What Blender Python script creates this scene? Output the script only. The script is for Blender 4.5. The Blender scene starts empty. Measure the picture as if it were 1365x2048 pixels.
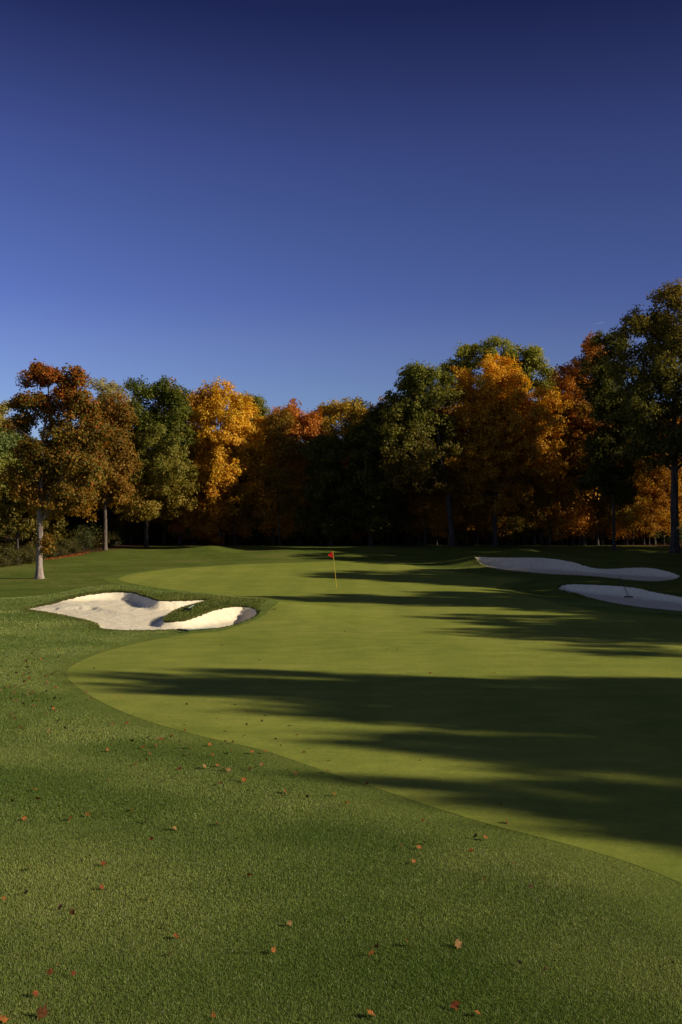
import bpy, math, random
import numpy as np
from mathutils import Vector
from mathutils.geometry import delaunay_2d_cdt

random.seed(7)
RNG = np.random.default_rng(11)
scene = bpy.context.scene
COL = scene.collection
R = math.radians

# ----------------------------------------------------------------------------- measures
CAM_H = 3.2            # eye height over the near edge of the putting surface (metres)
FOC, CX, HY = 1991.0, 682.5, 1060.0
def ax(px, Y): return (px - CX) / FOC * Y            # sideways position of a sighting at distance Y
def az(py, Y): return CAM_H - (py - HY) / FOC * Y    # height of a sighting at distance Y

SUN_EL, SUN_BACK = 22.5, 15.0     # sun low on the right, a little behind the camera

# ----------------------------------------------------------------------------- tagging
def tag(o, label=None, cat=None, group=None, kind=None):
    if label: o['label'] = label
    if cat: o['category'] = cat
    if group: o['group'] = group
    if kind: o['kind'] = kind
    return o

def empty(name, loc=(0, 0, 0), rz=0.0):
    o = bpy.data.objects.new(name, None)
    o.empty_display_size = 0.3
    o.location = loc; o.rotation_euler = (0, 0, rz)
    COL.objects.link(o)
    return o

def link(name, me, mat=None, parent=None):
    o = bpy.data.objects.new(name, me)
    if mat is not None and len(me.materials) == 0: me.materials.append(mat)
    COL.objects.link(o)
    if parent is not None: o.parent = parent
    return o

def copy_tree(o, parent=None):
    c = o.copy(); COL.objects.link(c)
    if parent is not None: c.parent = parent
    for ch in list(o.children): copy_tree(ch, c)
    return c

def np_mesh(name, verts, loops, starts, totals, smooth=True):
    me = bpy.data.meshes.new(name)
    verts = np.asarray(verts, np.float32)
    me.vertices.add(len(verts)); me.vertices.foreach_set('co', verts.ravel())
    loops = np.asarray(loops, np.int32)
    me.loops.add(len(loops)); me.loops.foreach_set('vertex_index', loops)
    me.polygons.add(len(starts))
    me.polygons.foreach_set('loop_start', np.asarray(starts, np.int32))
    me.polygons.foreach_set('loop_total', np.asarray(totals, np.int32))
    me.polygons.foreach_set('use_smooth', np.full(len(starts), smooth, bool))
    me.update(calc_edges=True)
    return me

def quads_mesh(name, verts, quads, smooth=True):
    q = np.asarray(quads, np.int32); n = len(q)
    return np_mesh(name, verts, q.ravel(), np.arange(n) * q.shape[1], np.full(n, q.shape[1]), smooth)

def point_color(me, name, cols):
    a = me.attributes.new(name, 'FLOAT_COLOR', 'POINT')
    c = np.ones((len(cols), 4), np.float32); c[:, :3] = cols
    a.data.foreach_set('color', c.ravel())

def point_float(me, name, vals):
    a = me.attributes.new(name, 'FLOAT', 'POINT')
    a.data.foreach_set('value', np.asarray(vals, np.float32))

# ----------------------------------------------------------------------------- materials
class NT:
    def __init__(s, name):
        s.m = bpy.data.materials.new(name); s.m.use_nodes = True
        s.t = s.m.node_tree; s.t.nodes.clear()
        s.out = s.t.nodes.new('ShaderNodeOutputMaterial')
    def n(s, typ, **kw):
        nd = s.t.nodes.new('ShaderNode' + typ)
        for k, v in kw.items():
            if hasattr(nd, k) and k not in ('Scale',): setattr(nd, k, v)
        return nd
    def l(s, a, b): s.t.links.new(a, b)
    def noise(s, vec, scale, detail=4, rough=0.55):
        nd = s.n('TexNoise'); nd.inputs['Scale'].default_value = scale
        nd.inputs['Detail'].default_value = detail; nd.inputs['Roughness'].default_value = rough
        if vec is not None: s.l(vec, nd.inputs['Vector'])
        return nd
    def ramp(s, fac, stops):
        nd = s.n('ValToRGB'); e = nd.color_ramp.elements
        while len(e) < len(stops): e.new(0.5)
        for i, (p, c) in enumerate(stops):
            e[i].position = p; e[i].color = (*c, 1) if len(c) == 3 else c
        s.l(fac, nd.inputs['Fac']); return nd
    def mix(s, fac, a, b, mode='MIX'):
        nd = s.n('Mix'); nd.data_type = 'RGBA'; nd.blend_type = mode
        for sock, v in ((nd.inputs[0], fac), (nd.inputs[6], a), (nd.inputs[7], b)):
            if hasattr(v, 'links'): s.l(v, sock)
            elif isinstance(v, tuple): sock.default_value = (*v, 1)
            else: sock.default_value = v
        return nd.outputs[2]
    def math(s, op, a, b=None, clamp=False):
        nd = s.n('Math'); nd.operation = op; nd.use_clamp = clamp
        for i, v in enumerate((a, b)):
            if v is None: continue
            if hasattr(v, 'links'): s.l(v, nd.inputs[i])
            else: nd.inputs[i].default_value = v
        return nd.outputs[0]
    def maprange(s, v, a, b, c=0.0, d=1.0):
        nd = s.n('MapRange'); nd.inputs[1].default_value = a; nd.inputs[2].default_value = b
        nd.inputs[3].default_value = c; nd.inputs[4].default_value = d
        s.l(v, nd.inputs[0]); return nd.outputs[0]
    def attr(s, name):
        nd = s.n('Attribute'); nd.attribute_name = name; return nd
    def bump(s, h, strength, dist, prev=None):
        nd = s.n('Bump'); nd.inputs['Strength'].default_value = strength
        nd.inputs['Distance'].default_value = dist; s.l(h, nd.inputs['Height'])
        if prev is not None: s.l(prev, nd.inputs['Normal'])
        return nd.outputs['Normal']
    def principled(s, color, rough=0.8, normal=None, spec=0.2):
        p = s.n('BsdfPrincipled')
        if hasattr(color, 'links'): s.l(color, p.inputs['Base Color'])
        else: p.inputs['Base Color'].default_value = (*color, 1)
        p.inputs['Roughness'].default_value = rough
        p.inputs['Specular IOR Level'].default_value = spec
        if normal is not None: s.l(normal, p.inputs['Normal'])
        s.l(p.outputs[0], s.out.inputs['Surface']); return p
    def pos(s): return s.n('NewGeometry').outputs['Position']

def scaled(nt, vec, sc):
    m = nt.n('Mapping'); m.inputs['Scale'].default_value = sc; nt.l(vec, m.inputs['Vector']); return m.outputs[0]

def mat_leaf(name, trans=0.35):
    t = NT(name); a = t.attr('tint')
    d = t.n('BsdfDiffuse'); tr = t.n('BsdfTranslucent'); g = t.n('BsdfGlossy')
    g.inputs['Roughness'].default_value = 0.5; g.inputs['Color'].default_value = (1, .9, .7, 1)
    t.l(a.outputs['Color'], d.inputs['Color'])
    hs = t.n('HueSaturation'); hs.inputs['Saturation'].default_value = 1.1; hs.inputs['Value'].default_value = 1.1
    t.l(a.outputs['Color'], hs.inputs['Color']); t.l(hs.outputs[0], tr.inputs['Color'])
    m1 = t.n('MixShader'); m1.inputs[0].default_value = trans
    t.l(d.outputs[0], m1.inputs[1]); t.l(tr.outputs[0], m1.inputs[2])
    m2 = t.n('MixShader'); m2.inputs[0].default_value = 0.012
    t.l(m1.outputs[0], m2.inputs[1]); t.l(g.outputs[0], m2.inputs[2])
    t.l(m2.outputs[0], t.out.inputs['Surface'])
    return t.m
M_LEAF = mat_leaf('foliage')
M_BLADE = mat_leaf('grass_blades', 0.3)

def mat_bark(name, c0, c1):
    t = NT(name); tc = t.n('TexCoord').outputs['Object']
    v = scaled(t, tc, (9, 9, 1.6))
    n = t.noise(v, 1.6, 6, 0.65)
    n2 = t.noise(scaled(t, tc, (5, 5, .5)), 1.0, 3, .5)
    r = t.ramp(t.math('ADD', t.math('MULTIPLY', n.outputs['Fac'], .55), t.math('MULTIPLY', n2.outputs['Fac'], .45)), [(0.40, c0), (0.56, c1)])
    t.principled(r.outputs[0], 0.9, t.bump(n.outputs['Fac'], 0.9, 0.06), 0.1)
    return t.m
M_BARK = mat_bark('bark', (0.035, 0.028, 0.022), (0.11, 0.09, 0.07))
M_BARK_MID = mat_bark('weathered_bark', (0.05, 0.036, 0.028), (0.17, 0.13, 0.10))
M_BARK_PALE = mat_bark('pale_bark', (0.10, 0.07, 0.055), (0.40, 0.32, 0.26))

def mat_plain(name, c, rough=0.6, var=0.15):
    t = NT(name); n = t.noise(t.n('TexCoord').outputs['Object'], 6, 3)
    a = tuple(x * (1 - var) for x in c); b = tuple(min(1, x * (1 + var)) for x in c)
    t.principled(t.ramp(n.outputs['Fac'], [(0.3, a), (0.7, b)]).outputs[0], rough)
    return t.m

# ----------------------------------------------------------------------------- terrain
def base_h(y):
    ys = [-50, 45, 52, 60, 68, 75, 85, 90, 95, 110, 300, 900]
    zs = [0, 0, .06, .27, .50, .70, 1.25, 1.58, 1.72, 1.95, 2.6, 4.0]
    o = np.zeros_like(y)
    for d in (-3, -1.5, 0, 1.5, 3): o += np.interp(y + d, ys, zs)
    return o / 5

LEFT_BUNKER = [(55,1218,39.5),(110,1205,40.8),(160,1191,42),(215,1184,43),(265,1185,43.0),(290,1192,41.6),(313,1199,40.0),(350,1201,40.0),
    (412,1199,40.6),(421,1201,40.0),(390,1209,38.3),(350,1222,36.4),(329,1236,35.2),(333,1242,34.4),(370,1239,34.6),
    (400,1230,35.6),(435,1217,37),(470,1212,38),(500,1214,38),(514,1222,37),(500,1236,35.2),(440,1255,32.9),
    (370,1259,32.2),(260,1261,31.9),(205,1257,32.3),(190,1245,34),(130,1231,36.8)]
BACK_BUNKER = [(950,1113,73.5),(968,1113.5,73.7),(1008,1114,73.2),(1063,1114,72.7),(1108,1117,72),(1148,1124,70.5),(1170,1131,69),
    (1193,1136,68),(1233,1136,67.5),(1283,1134,67),(1318,1138,66),(1348,1146,64.5),(1360,1152,62.5),(1348,1159,59),
    (1308,1163,57.5),(1258,1160,58.3),(1208,1155,60),(1158,1151,61.5),(1108,1149,62.3),(1058,1145,64),(1008,1140,66),
    (978,1134,68.5),(960,1124,71)]
RIGHT_BUNKER = [(1115,1176,52.5),(1123,1169,53),(1148,1167,52.5),(1183,1168,51.5),(1223,1170,50.5),(1253,1172,49.5),(1283,1177,48.5),
    (1313,1184,47),(1343,1189,46),(1366,1194,45),(1420,1204,43.2),(1462,1216,41),(1440,1224,39.2),(1366,1223,39.2),
    (1318,1219,40.1),(1273,1214,41.4),(1223,1206,43.7),(1183,1197,46.6),(1153,1187,49.8),(1128,1181,51.5)]
def z0(py): return CAM_H * FOC / (py - HY)
GREEN = [(x, y, z0(y)) for x, y in [(1480,1835),(1365,1768),(1240,1719),(1100,1679),(1000,1654),(900,1624),(830,1601),(700,1557),(620,1530),(540,1502),(470,1485),
    (400,1469),(300,1441),(220,1410),(165,1379),(135,1352),(148,1330),(205,1305),(290,1282),(380,1266),(440,1260),
    (485,1249),(530,1236),(556,1222),(556,1210),(530,1201),(480,1195),(430,1189.5)]] + [
    (350,1180,52),(290,1171,55.5),(245,1162,58.8),(240,1156,60.5),(270,1147,63.3),(350,1137,68.5),(480,1129,72.5),(600,1125,75),(700,1122,76),
    (795,1125,75),(870,1138,68),(960,1150,62.8),(1025,1155.5,60.6),(1042,1159,59),(1030,1163,57.6),(1002,1170,55.8),(990,1176,53.8),(1010,1182,51.3),
    (1080,1197,46.5),(1123,1209,42.8),(1200,1222,39.3),(1280,1230,37.5),(1365,1238,35.8),(1480,1246,34.2),(1750,1262,31.5),(1950,1330,23),(1900,1500,14.5),(1750,1800,8.6)]
EXTRA = [(230,1170,45.2),(300,1177,44.2),(345,1184,42.6),(330,1190,41.2),(430,1189.5,42.6),(160,1178,44.5),(60,1197,43.5),(470,1196,42.0),(520,1203,39.6),
    (545,1218,37),(450,1203,39.4),(410,1211,38.0),(375,1222,36.4),(110,1192,43.5),
    (10,1215,41),(30,1235,36.4),(100,1240,35.4),(170,1258,32.2),
    (420,1092,87),(560,1101,84),(640,1097,86),(760,1092,89),(900,1094,88),(1000,1104,78),(1060,1105,77.5),(1100,1107,76),(1160,1116,74),(1230,1120,73),
    (1040,1098,85),(1250,1103,79),(1350,1105,80),(1330,1122,74),(1365,1135,70),(80,1157,60),(0,1137,69),(0,1160,59.5),(150,1120,76),
    (211,1095,92),(293,1097,91),(1100,1160,56.5),(1200,1163,55.5),(1300,1171,53),(1070,1166,55.5),(930,1128,71.5),(900,1120,75),(500,1112,80),(700,1108,81)]
CTRL = LEFT_BUNKER + BACK_BUNKER + RIGHT_BUNKER + EXTRA + [g for g in GREEN if g[2] > 50 and g[0] < 1400]
cP = np.array([(ax(a, Y), Y) for a, b, Y in CTRL]); cZ = np.array([az(b, Y) for a, b, Y in CTRL])
def wend(r, Rr):
    q = np.clip(1 - r / Rr, 0, 1); return q ** 4 * (4 * r / Rr + 1)
RK = 6.0
_K = wend(np.hypot(cP[:, None, 0] - cP[None, :, 0], (cP[:, None, 1] - cP[None, :, 1]) * 0.8), RK)
cW = np.linalg.solve(_K + np.eye(len(cP)) * 0.01, cZ - base_h(cP[:, 1]))

def height(x, y):
    x = np.asarray(x, float); y = np.asarray(y, float); sh = x.shape
    x = x.ravel(); y = y.ravel()
    out = base_h(y)
    out += 0.035 * np.sin(x * .31 + 1.3) * np.sin(y * .23) * np.clip((30 - y) / 10, 0, 1) * np.clip((y - 3) / 6, 0, 1) * 0.6
    near = np.where((y > 24) & (y < 100) & (np.abs(x) < 45))[0]
    for i in range(0, len(near), 20000):
        k = near[i:i + 20000]
        r = np.hypot(x[k, None] - cP[None, :, 0], (y[k, None] - cP[None, :, 1]) * 0.8)
        out[k] += wend(r, RK) @ cW
    return out.reshape(sh)
def h1(x, y): return float(height(np.array([x]), np.array([y]))[0])

def smooth_poly(ctrl, step):
    P = np.array([(ax(a, Y), Y) for a, b, Y in ctrl]); n = len(P); out = []
    for i in range(n):
        p0, p1, p2, p3 = P[i - 1], P[i], P[(i + 1) % n], P[(i + 2) % n]
        m = max(2, int(np.hypot(*(p2 - p1)) / step))
        for k in range(m):
            t = k / m
            out.append(0.5 * ((2 * p1) + (p2 - p0) * t + (2 * p0 - 5 * p1 + 4 * p2 - p3) * t * t + (3 * p1 - p0 - 3 * p2 + p3) * t ** 3))
    return np.array(out)
pLB, pBB, pRB = (smooth_poly(c, 0.12) for c in (LEFT_BUNKER, BACK_BUNKER, RIGHT_BUNKER))
# ragged turf edge
for P in (pLB, pBB, pRB):
    P += RNG.normal(0, 0.018, P.shape)
pG = smooth_poly(GREEN, 0.3)

def sdf(P, x, y):
    """signed distance to polygon P (negative inside) and index of the nearest corner"""
    x = np.asarray(x, float).ravel(); y = np.asarray(y, float).ravel()
    d = np.full(len(x), 50.0); idx = np.zeros(len(x), int)
    bb = (x > P[:, 0].min() - 6) & (x < P[:, 0].max() + 6) & (y > P[:, 1].min() - 6) & (y < P[:, 1].max() + 6)
    ks = np.where(bb)[0]; A = P; B = np.roll(P, -1, 0); E = B - A; L2 = (E ** 2).sum(1) + 1e-12
    for i in range(0, len(ks), 8000):
        k = ks[i:i + 8000]
        dx = x[k, None] - A[None, :, 0]; dy = y[k, None] - A[None, :, 1]
        t = np.clip((dx * E[:, 0] + dy * E[:, 1]) / L2, 0, 1)
        dd = (dx - t * E[:, 0]) ** 2 + (dy - t * E[:, 1]) ** 2
        j = dd.argmin(1); dm = np.sqrt(dd[np.arange(len(k)), j])
        c = ((A[None, :, 1] > y[k, None]) != (B[None, :, 1] > y[k, None])) & \
            (x[k, None] < E[:, 0] * (y[k, None] - A[None, :, 1]) / np.where(np.abs(E[:, 1]) < 1e-12, 1e-12, E[:, 1]) + A[None, :, 0])
        ins = c.sum(1) % 2 == 1
        d[k] = np.where(ins, -dm, dm); idx[k] = j
    return d, idx

FLOORS = {'L': ([-13, -9, -6, -3], [.02, -.10, -.17, -.18]), 'B': ([9, 12, 16, 20, 24], [.80, .45, .30, .12, .08]), 'R': ([10, 13, 20], [.0, -.07, -.14])}
zLB, zBB, zRB = (height(P[:, 0], P[:, 1]) for P in (pLB, pBB, pRB))
def sand_z(key, P, zP, x, y):
    d, idx = sdf(P, x, y); din = np.maximum(-d, 0)
    w = zP[idx]
    # height of the lip, blended from all of the near edge so that the face has no creases
    fl = np.interp(np.asarray(x).ravel(), *FLOORS[key])
    if key == 'L': fl = -.17 - .042 * (np.asarray(x).ravel() + 5.5) + .025 * (np.asarray(y).ravel() - 35)
    face = w - 0.035 - 0.85 * din
    k = 0.10; hgt = np.clip(0.5 + 0.5 * (face - fl) / k, 0, 1)
    z = fl * (1 - hgt) + face * hgt + k * hgt * (1 - hgt)
    z = np.minimum(z, w - 0.03)
    x = np.asarray(x).ravel(); y = np.asarray(y).ravel()
    z += np.clip(din * 3, 0, 1) * (0.012 * np.sin(x * 5.1 + 2 * np.sin(y * 2.3)) * np.sin(y * 4.3 + 1.7 * np.sin(x * 3.1)))
    return z, d

def axis(knots):
    out = [knots[0][0]]
    for (a, _), (b, s) in zip(knots[:-1], knots[1:]):
        n = max(1, int(round((b - a) / s))); out += list(np.linspace(a, b, n + 1)[1:])
    return np.array(out)
GX = axis([(-700, 0), (-200, 60), (-60, 14), (-30, 2.5), (-17, .8), (-13.5, .2), (-2, .13), (9, .4), (27, .17), (34, .7), (60, 2.5), (200, 14), (700, 60)])
GY = axis([(-300, 0), (-60, 40), (-10, 5), (3, 1), (26, .45), (31, .25), (44.5, .13), (76, .16), (90, .4), (105, 1.2), (140, 4), (300, 20), (900, 80)])
gx, gy = np.meshgrid(GX, GY)
gz = height(gx, gy)
dG, _ = sdf(pG, gx, gy); dG = dG.reshape(gx.shape)
dB = np.full(gx.shape, 50.0)
for P in (pLB, pBB, pRB):
    d, _ = sdf(P, gx, gy); d = d.reshape(gx.shape)
    dB = np.where(np.abs(d) < np.abs(dB), d, dB) if False else np.minimum(dB, d)
gz = gz - np.clip((-dG - .35) / 0.3, 0, 1) * 0.02
gz = gz + 0.02 * np.exp(-(dB / 0.25) ** 2) * (dB >= 0) - np.clip(-dB * 3.0, 0, 1.0) * 1.0
# the wood's floor
def wood_line(x):   # distance at which the wood begins
    return np.interp(x, [-60, -32, -25, -22, -19, -14, 10, 24, 32, 40], [58, 66, 71, 82, 94, 96.5, 96.5, 96, 93, 88])
wood = np.clip((gy - wood_line(gx)) / 2.5 + .5, 0, 1)
wood = np.maximum(wood, np.clip((gx - 38) / 4, 0, 1) * (gy > 2))
nx, ny = len(GX), len(GY)
ii = np.arange(nx * ny).reshape(ny, nx)
q = np.stack([ii[:-1, :-1], ii[:-1, 1:], ii[1:, 1:], ii[1:, :-1]], -1).reshape(-1, 4)
gme = quads_mesh('ground', np.stack([gx.ravel(), gy.ravel(), gz.ravel()], -1), q)
point_float(gme, 'green_d', np.clip(dG.ravel(), -9, 9)); point_float(gme, 'bunker_d', np.clip(dB.ravel(), -9, 9)); point_float(gme, 'wood', wood.ravel())

def mat_ground():
    t = NT('rough_grass'); p = t.pos()
    nA = t.noise(scaled(t, p, (.16, .28, .2)), 1.0, 4, .55)        # broad patches
    nB = t.noise(scaled(t, p, (.9, 1.5, 1)), 1.0, 5, .6)            # tufts
    nC = t.noise(p, 14, 4, .7)
    nD = t.noise(p, 55, 3, .7)
    c = t.ramp(nA.outputs['Fac'], [(.3, (.115, .150, .026)), (.5, (.155, .185, .034)), (.72, (.205, .21, .055))]).outputs[0]
    c = t.mix(t.maprange(nB.outputs['Fac'], .35, .7), c, t.mix(1.0, c, (.66, .72, .60), 'MULTIPLY'))
    c = t.mix(.75, c, t.ramp(nD.outputs['Fac'], [(.3, (.45, .5, .4)), (.5, (1, 1, .95)), (.7, (1.35, 1.3, 1.2))]).outputs[0], 'MULTIPLY')
    c = t.mix(.45, c, t.ramp(nC.outputs['Fac'], [(.3, (.6, .65, .55)), (.7, (1.3, 1.25, 1.2))]).outputs[0], 'MULTIPLY')
    gd = t.attr('green_d').outputs['Fac']
    coll = t.maprange(gd, .9, .75)
    cc = t.mix(.5, t.mix(t.maprange(nB.outputs['Fac'], .3, .7), (.135, .180, .030), (.185, .215, .042)),
               t.ramp(nD.outputs['Fac'], [(.3, (.6, .6, .5)), (.7, (1.3, 1.3, 1.2))]).outputs[0], 'MULTIPLY')
    c = t.mix(coll, c, cc)
    bd = t.attr('bunker_d').outputs['Fac']
    c = t.mix(t.maprange(bd, .10, .0), c, (.06, .055, .02))
    soil = t.mix(t.maprange(nC.outputs['Fac'], .45, .65), (.045, .026, .012), (.16, .065, .022))
    c = t.mix(t.attr('wood').outputs['Fac'], c, soil)
    nm = t.bump(nA.outputs['Fac'], .25, .5)
    nm = t.bump(nB.outputs['Fac'], .45, .12, nm)
    nm = t.bump(nC.outputs['Fac'], .7, .05, nm)
    nm = t.bump(nD.outputs['Fac'], .6, .02, nm)
    t.principled(c, .95, nm, .05)
    return t.m
ground = link('ground', gme, mat_ground())
tag(ground, 'mown rough grass of the golf course around the putting green', 'ground', kind='structure')

def patch(name, P, spacing, zfun, mat, margin):
    x0, y0 = P.min(0); x1, y1 = P.max(0)
    ux, uy = np.meshgrid(np.arange(x0, x1, spacing), np.arange(y0, y1, spacing))
    ux = ux.ravel() + RNG.normal(0, spacing * .12, ux.size); uy = uy.ravel() + RNG.normal(0, spacing * .12, uy.size)
    d, _ = sdf(P, ux, uy); k = d < -margin
    V = np.vstack([P, np.stack([ux[k], uy[k]], -1)])
    n = len(P)
    res = delaunay_2d_cdt([Vector(v) for v in V], [], [list(range(n))], 1, 1e-5)
    W = np.array([tuple(v) for v in res[0]]); F = np.array([f for f in res[2]])
    z = zfun(W[:, 0], W[:, 1])
    a, b, c = W[F[:, 0]], W[F[:, 1]], W[F[:, 2]]
    cr = (b[:, 0] - a[:, 0]) * (c[:, 1] - a[:, 1]) - (b[:, 1] - a[:, 1]) * (c[:, 0] - a[:, 0])
    F[cr < 0] = F[cr < 0][:, ::-1]
    me = quads_mesh(name, np.column_stack([W, z]), F)
    return link(name, me, mat), W

def mat_green():
    t = NT('putting_turf'); p = t.pos()
    nA = t.noise(scaled(t, p, (.12, .2, .2)), 1.0, 4, .6)
    nB = t.noise(scaled(t, p, (1.1, 1.6, 1)), 1.0, 5, .65)
    nC = t.noise(p, 9, 4, .7); nD = t.noise(p, 70, 3, .75)
    c = t.ramp(nA.outputs['Fac'], [(.3, (.238, .272, .043)), (.5, (.283, .306, .054)), (.72, (.325, .332, .068))]).outputs[0]
    c = t.mix(.75, c, t.ramp(nB.outputs['Fac'], [(.3, (.74, .80, .72)), (.7, (1.20, 1.15, 1.1))]).outputs[0], 'MULTIPLY')
    c = t.mix(.5, c, t.ramp(nC.outputs['Fac'], [(.3, (.72, .76, .7)), (.7, (1.22, 1.18, 1.15))]).outputs[0], 'MULTIPLY')
    c = t.mix(.6, c, t.ramp(nD.outputs['Fac'], [(.3, (.65, .68, .6)), (.7, (1.3, 1.28, 1.2))]).outputs[0], 'MULTIPLY')
    st = t.n('TexWave'); st.inputs['Scale'].default_value = .21; st.inputs['Distortion'].default_value = .6; st.inputs['Detail'].default_value = 1
    t.l(scaled(t, p, (.55, 1.0, 1)), st.inputs['Vector'])
    c = t.mix(.30, c, t.ramp(st.outputs['Fac'], [(.35, (.82, .88, .8)), (.65, (1.06, 1.05, 1.04))]).outputs[0], 'MULTIPLY')
    nm = t.bump(nB.outputs['Fac'], .12, .06)
    nm = t.bump(nC.outputs['Fac'], .35, .015, nm); nm = t.bump(nD.outputs['Fac'], .45, .006, nm)
    t.principled(c, .9, nm, .06)
    return t.m
green, _ = patch('putting_green', pG, .45, lambda x, y: height(x, y) + .002 + .006 * np.clip(-sdf(pG, x, y)[0] / .2, 0, 1), mat_green(), .2)
tag(green, 'smooth close-cut putting green of light yellow green turf around the red flag', 'putting green', kind='structure')

def mat_sand():
    t = NT('bunker_sand'); p = t.pos()
    nA = t.noise(p, .8, 4, .6); nB = t.noise(scaled(t, p, (3, 3, 1)), 1.3, 5, .65); nC = t.noise(p, 40, 3, .7)
    vo = t.n('TexVoronoi'); vo.inputs['Scale'].default_value = 2.4; t.l(p, vo.inputs['Vector'])
    c = t.ramp(nA.outputs['Fac'], [(.3, (.92, .78, .53)), (.7, (.96, .85, .62))]).outputs[0]
    c = t.mix(.6, c, t.ramp(nB.outputs['Fac'], [(.25, (.72, .70, .66)), (.5, (1, 1, 1)), (.8, (1.06, 1.05, 1.03))]).outputs[0], 'MULTIPLY')
    c = t.mix(.35, c, t.ramp(nC.outputs['Fac'], [(.3, (.75, .75, .72)), (.7, (1.1, 1.1, 1.08))]).outputs[0], 'MULTIPLY')
    nm = t.bump(vo.outputs['Distance'], .28, .06)
    nm = t.bump(nB.outputs['Fac'], .5, .07, nm); nm = t.bump(nC.outputs['Fac'], .4, .012, nm)
    t.principled(c, .95, nm, .05)
    return t.m
M_SAND = mat_sand()
for key, P, zP, lab in (('L', pLB, zLB, 'sunlit cream sand bunker with a grass finger, left of the putting green'),
                        ('B', pBB, zBB, 'long wavy shaded sand bunker farther back on the right, below the wood'),
                        ('R', pRB, zRB, 'shaded sand bunker with a rake, nearer of the two on the right')):
    o, _ = patch('sand_bunker', P, .15, lambda x, y: sand_z(key, P, zP, x, y)[0], M_SAND, .07)
    tag(o, lab, 'sand bunker', kind='structure')

# ----------------------------------------------------------------------------- grass blades
def blades(name, x, y, z, hgt, wid, tint, lean=0.45, mat=M_BLADE):
    n = len(x)
    a = RNG.uniform(0, 2 * np.pi, n); b = RNG.uniform(0, 2 * np.pi, n)
    ln = np.abs(RNG.normal(0, lean, n)) * hgt
    dx, dy = np.cos(a) * wid * .5, np.sin(a) * wid * .5
    lx, ly = np.cos(b) * ln, np.sin(b) * ln
    V = np.zeros((n, 5, 3))
    V[:, 0] = np.stack([x - dx, y - dy, z], -1); V[:, 1] = np.stack([x + dx, y + dy, z], -1)
    V[:, 2] = np.stack([x + dx * .8 + lx * .35, y + dy * .8 + ly * .35, z + hgt * .55], -1)
    V[:, 3] = np.stack([x - dx * .8 + lx * .35, y - dy * .8 + ly * .35, z + hgt * .55], -1)
    V[:, 4] = np.stack([x + lx, y + ly, z + hgt * np.clip(1 - (ln / hgt) ** 2 * .35, .35, 1)], -1)
    k = np.arange(n) * 5
    L = np.stack([k, k + 1, k + 2, k + 3, k + 3, k + 2, k + 4], -1).ravel()
    S = np.stack([np.arange(n) * 7, np.arange(n) * 7 + 4], -1).ravel()
    T = np.tile([4, 3], n)
    me = np_mesh(name, V.reshape(-1, 3), L, S, T)
    point_color(me, 'tint', np.repeat(tint, 5, 0))
    return link(name, me, mat)

def fbm(x, y, s, seed):
    g = np.random.default_rng(seed); out = np.zeros_like(x); amp = 1.0
    for o in range(4):
        for _ in range(3):
            th = g.uniform(0, 2 * np.pi); ph = g.uniform(0, 6.28); f = s * 2 ** o * g.uniform(.7, 1.3)
            out += amp / 3 * np.sin((x * np.cos(th) + y * np.sin(th)) * f + ph + 1.3 * np.sin((x * np.sin(th) - y * np.cos(th)) * f * .6 + ph * 2))
        amp *= .6
    return out

def in_view(x, y): return np.abs(x) < .343 * y + 1.6
xs, ys, hs, ws, gs = [], [], [], [], []
for y0, y1, dens, hh, ww in ((5.2, 8, 24000, .025, .0034), (8, 11, 16000, .025, .0043), (11, 15, 9500, .023, .0058), (15, 21, 4200, .026, .0088), (21, 32, 1500, .030, .014), (32, 46, 500, .034, .022)):
    half = .343 * y1 + 1.6; st = 1 / math.sqrt(dens)
    x, y = np.meshgrid(np.arange(-half, half, st), np.arange(y0, y1, st)); x = x.ravel(); y = y.ravel()
    x = x + RNG.uniform(-.6, .6, len(x)) * st; y = y + RNG.uniform(-.6, .6, len(y)) * st
    k = in_view(x, y); x, y = x[k], y[k]
    dg, _ = sdf(pG, x, y); db, _ = sdf(pLB, x, y); db2, _ = sdf(pRB, x, y)
    k = (dg > -.10 + .08 * np.abs(RNG.normal(0, 1, len(dg)))) & (db > .03) & (db2 > .03); x, y, dg = x[k], y[k], dg[k]
    xs.append(x); ys.append(y); gs.append(dg)
    hs.append(hh * RNG.uniform(.55, 1.25, len(x)) * np.clip(.24 + .76 * np.maximum(dg, 0) / 1.1, 0, 1)); ws.append(np.full(len(x), ww) * RNG.uniform(.7, 1.3, len(x)))
x = np.concatenate(xs); y = np.concatenate(ys); hh = np.concatenate(hs); ww = np.concatenate(ws)
pa = fbm(x, y * 1.3, .55, 3); pb = fbm(x, y, 3.0, 5)
hh = hh * (1 + .12 * np.clip(pb, -1, 1))
pc = fbm(x * .8 + y * .5, y * .9 - x * .3, 1.1, 17)
f = np.clip(.45 + .32 * pa + .28 * pc + .07 * pb - .17 * np.sin((x * .42 + y * .9) * 2.3 + 1.6 * pa + .5 * pc) + RNG.normal(0, .12, len(x)), 0, 1)[:, None]
tint = (1 - f) * np.array([.150, .215, .036]) + f * np.array([.365, .390, .092])
edge = np.exp(-np.maximum(np.concatenate(gs), 0) / .18)[:, None]; tint = tint * (1 - .6 * edge) + np.array([.33, .34, .06]) * .6 * edge
dry = RNG.random(len(x)) < .03 + .05 * np.clip(pa, 0, 1); tint[dry] = np.array([.46, .40, .19]) * RNG.uniform(.7, 1.1, (dry.sum(), 1))
tint *= RNG.uniform(.70, 1.30, (len(x), 1)); tint *= .93; tint[:, 0] *= .95 * RNG.uniform(.88, 1.14, len(x)); tint[:, 2] *= RNG.uniform(.7, 1.5, len(x))
g = blades('rough_grass', x, y, height(x, y) - .004, hh, ww, tint, .6)
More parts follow.
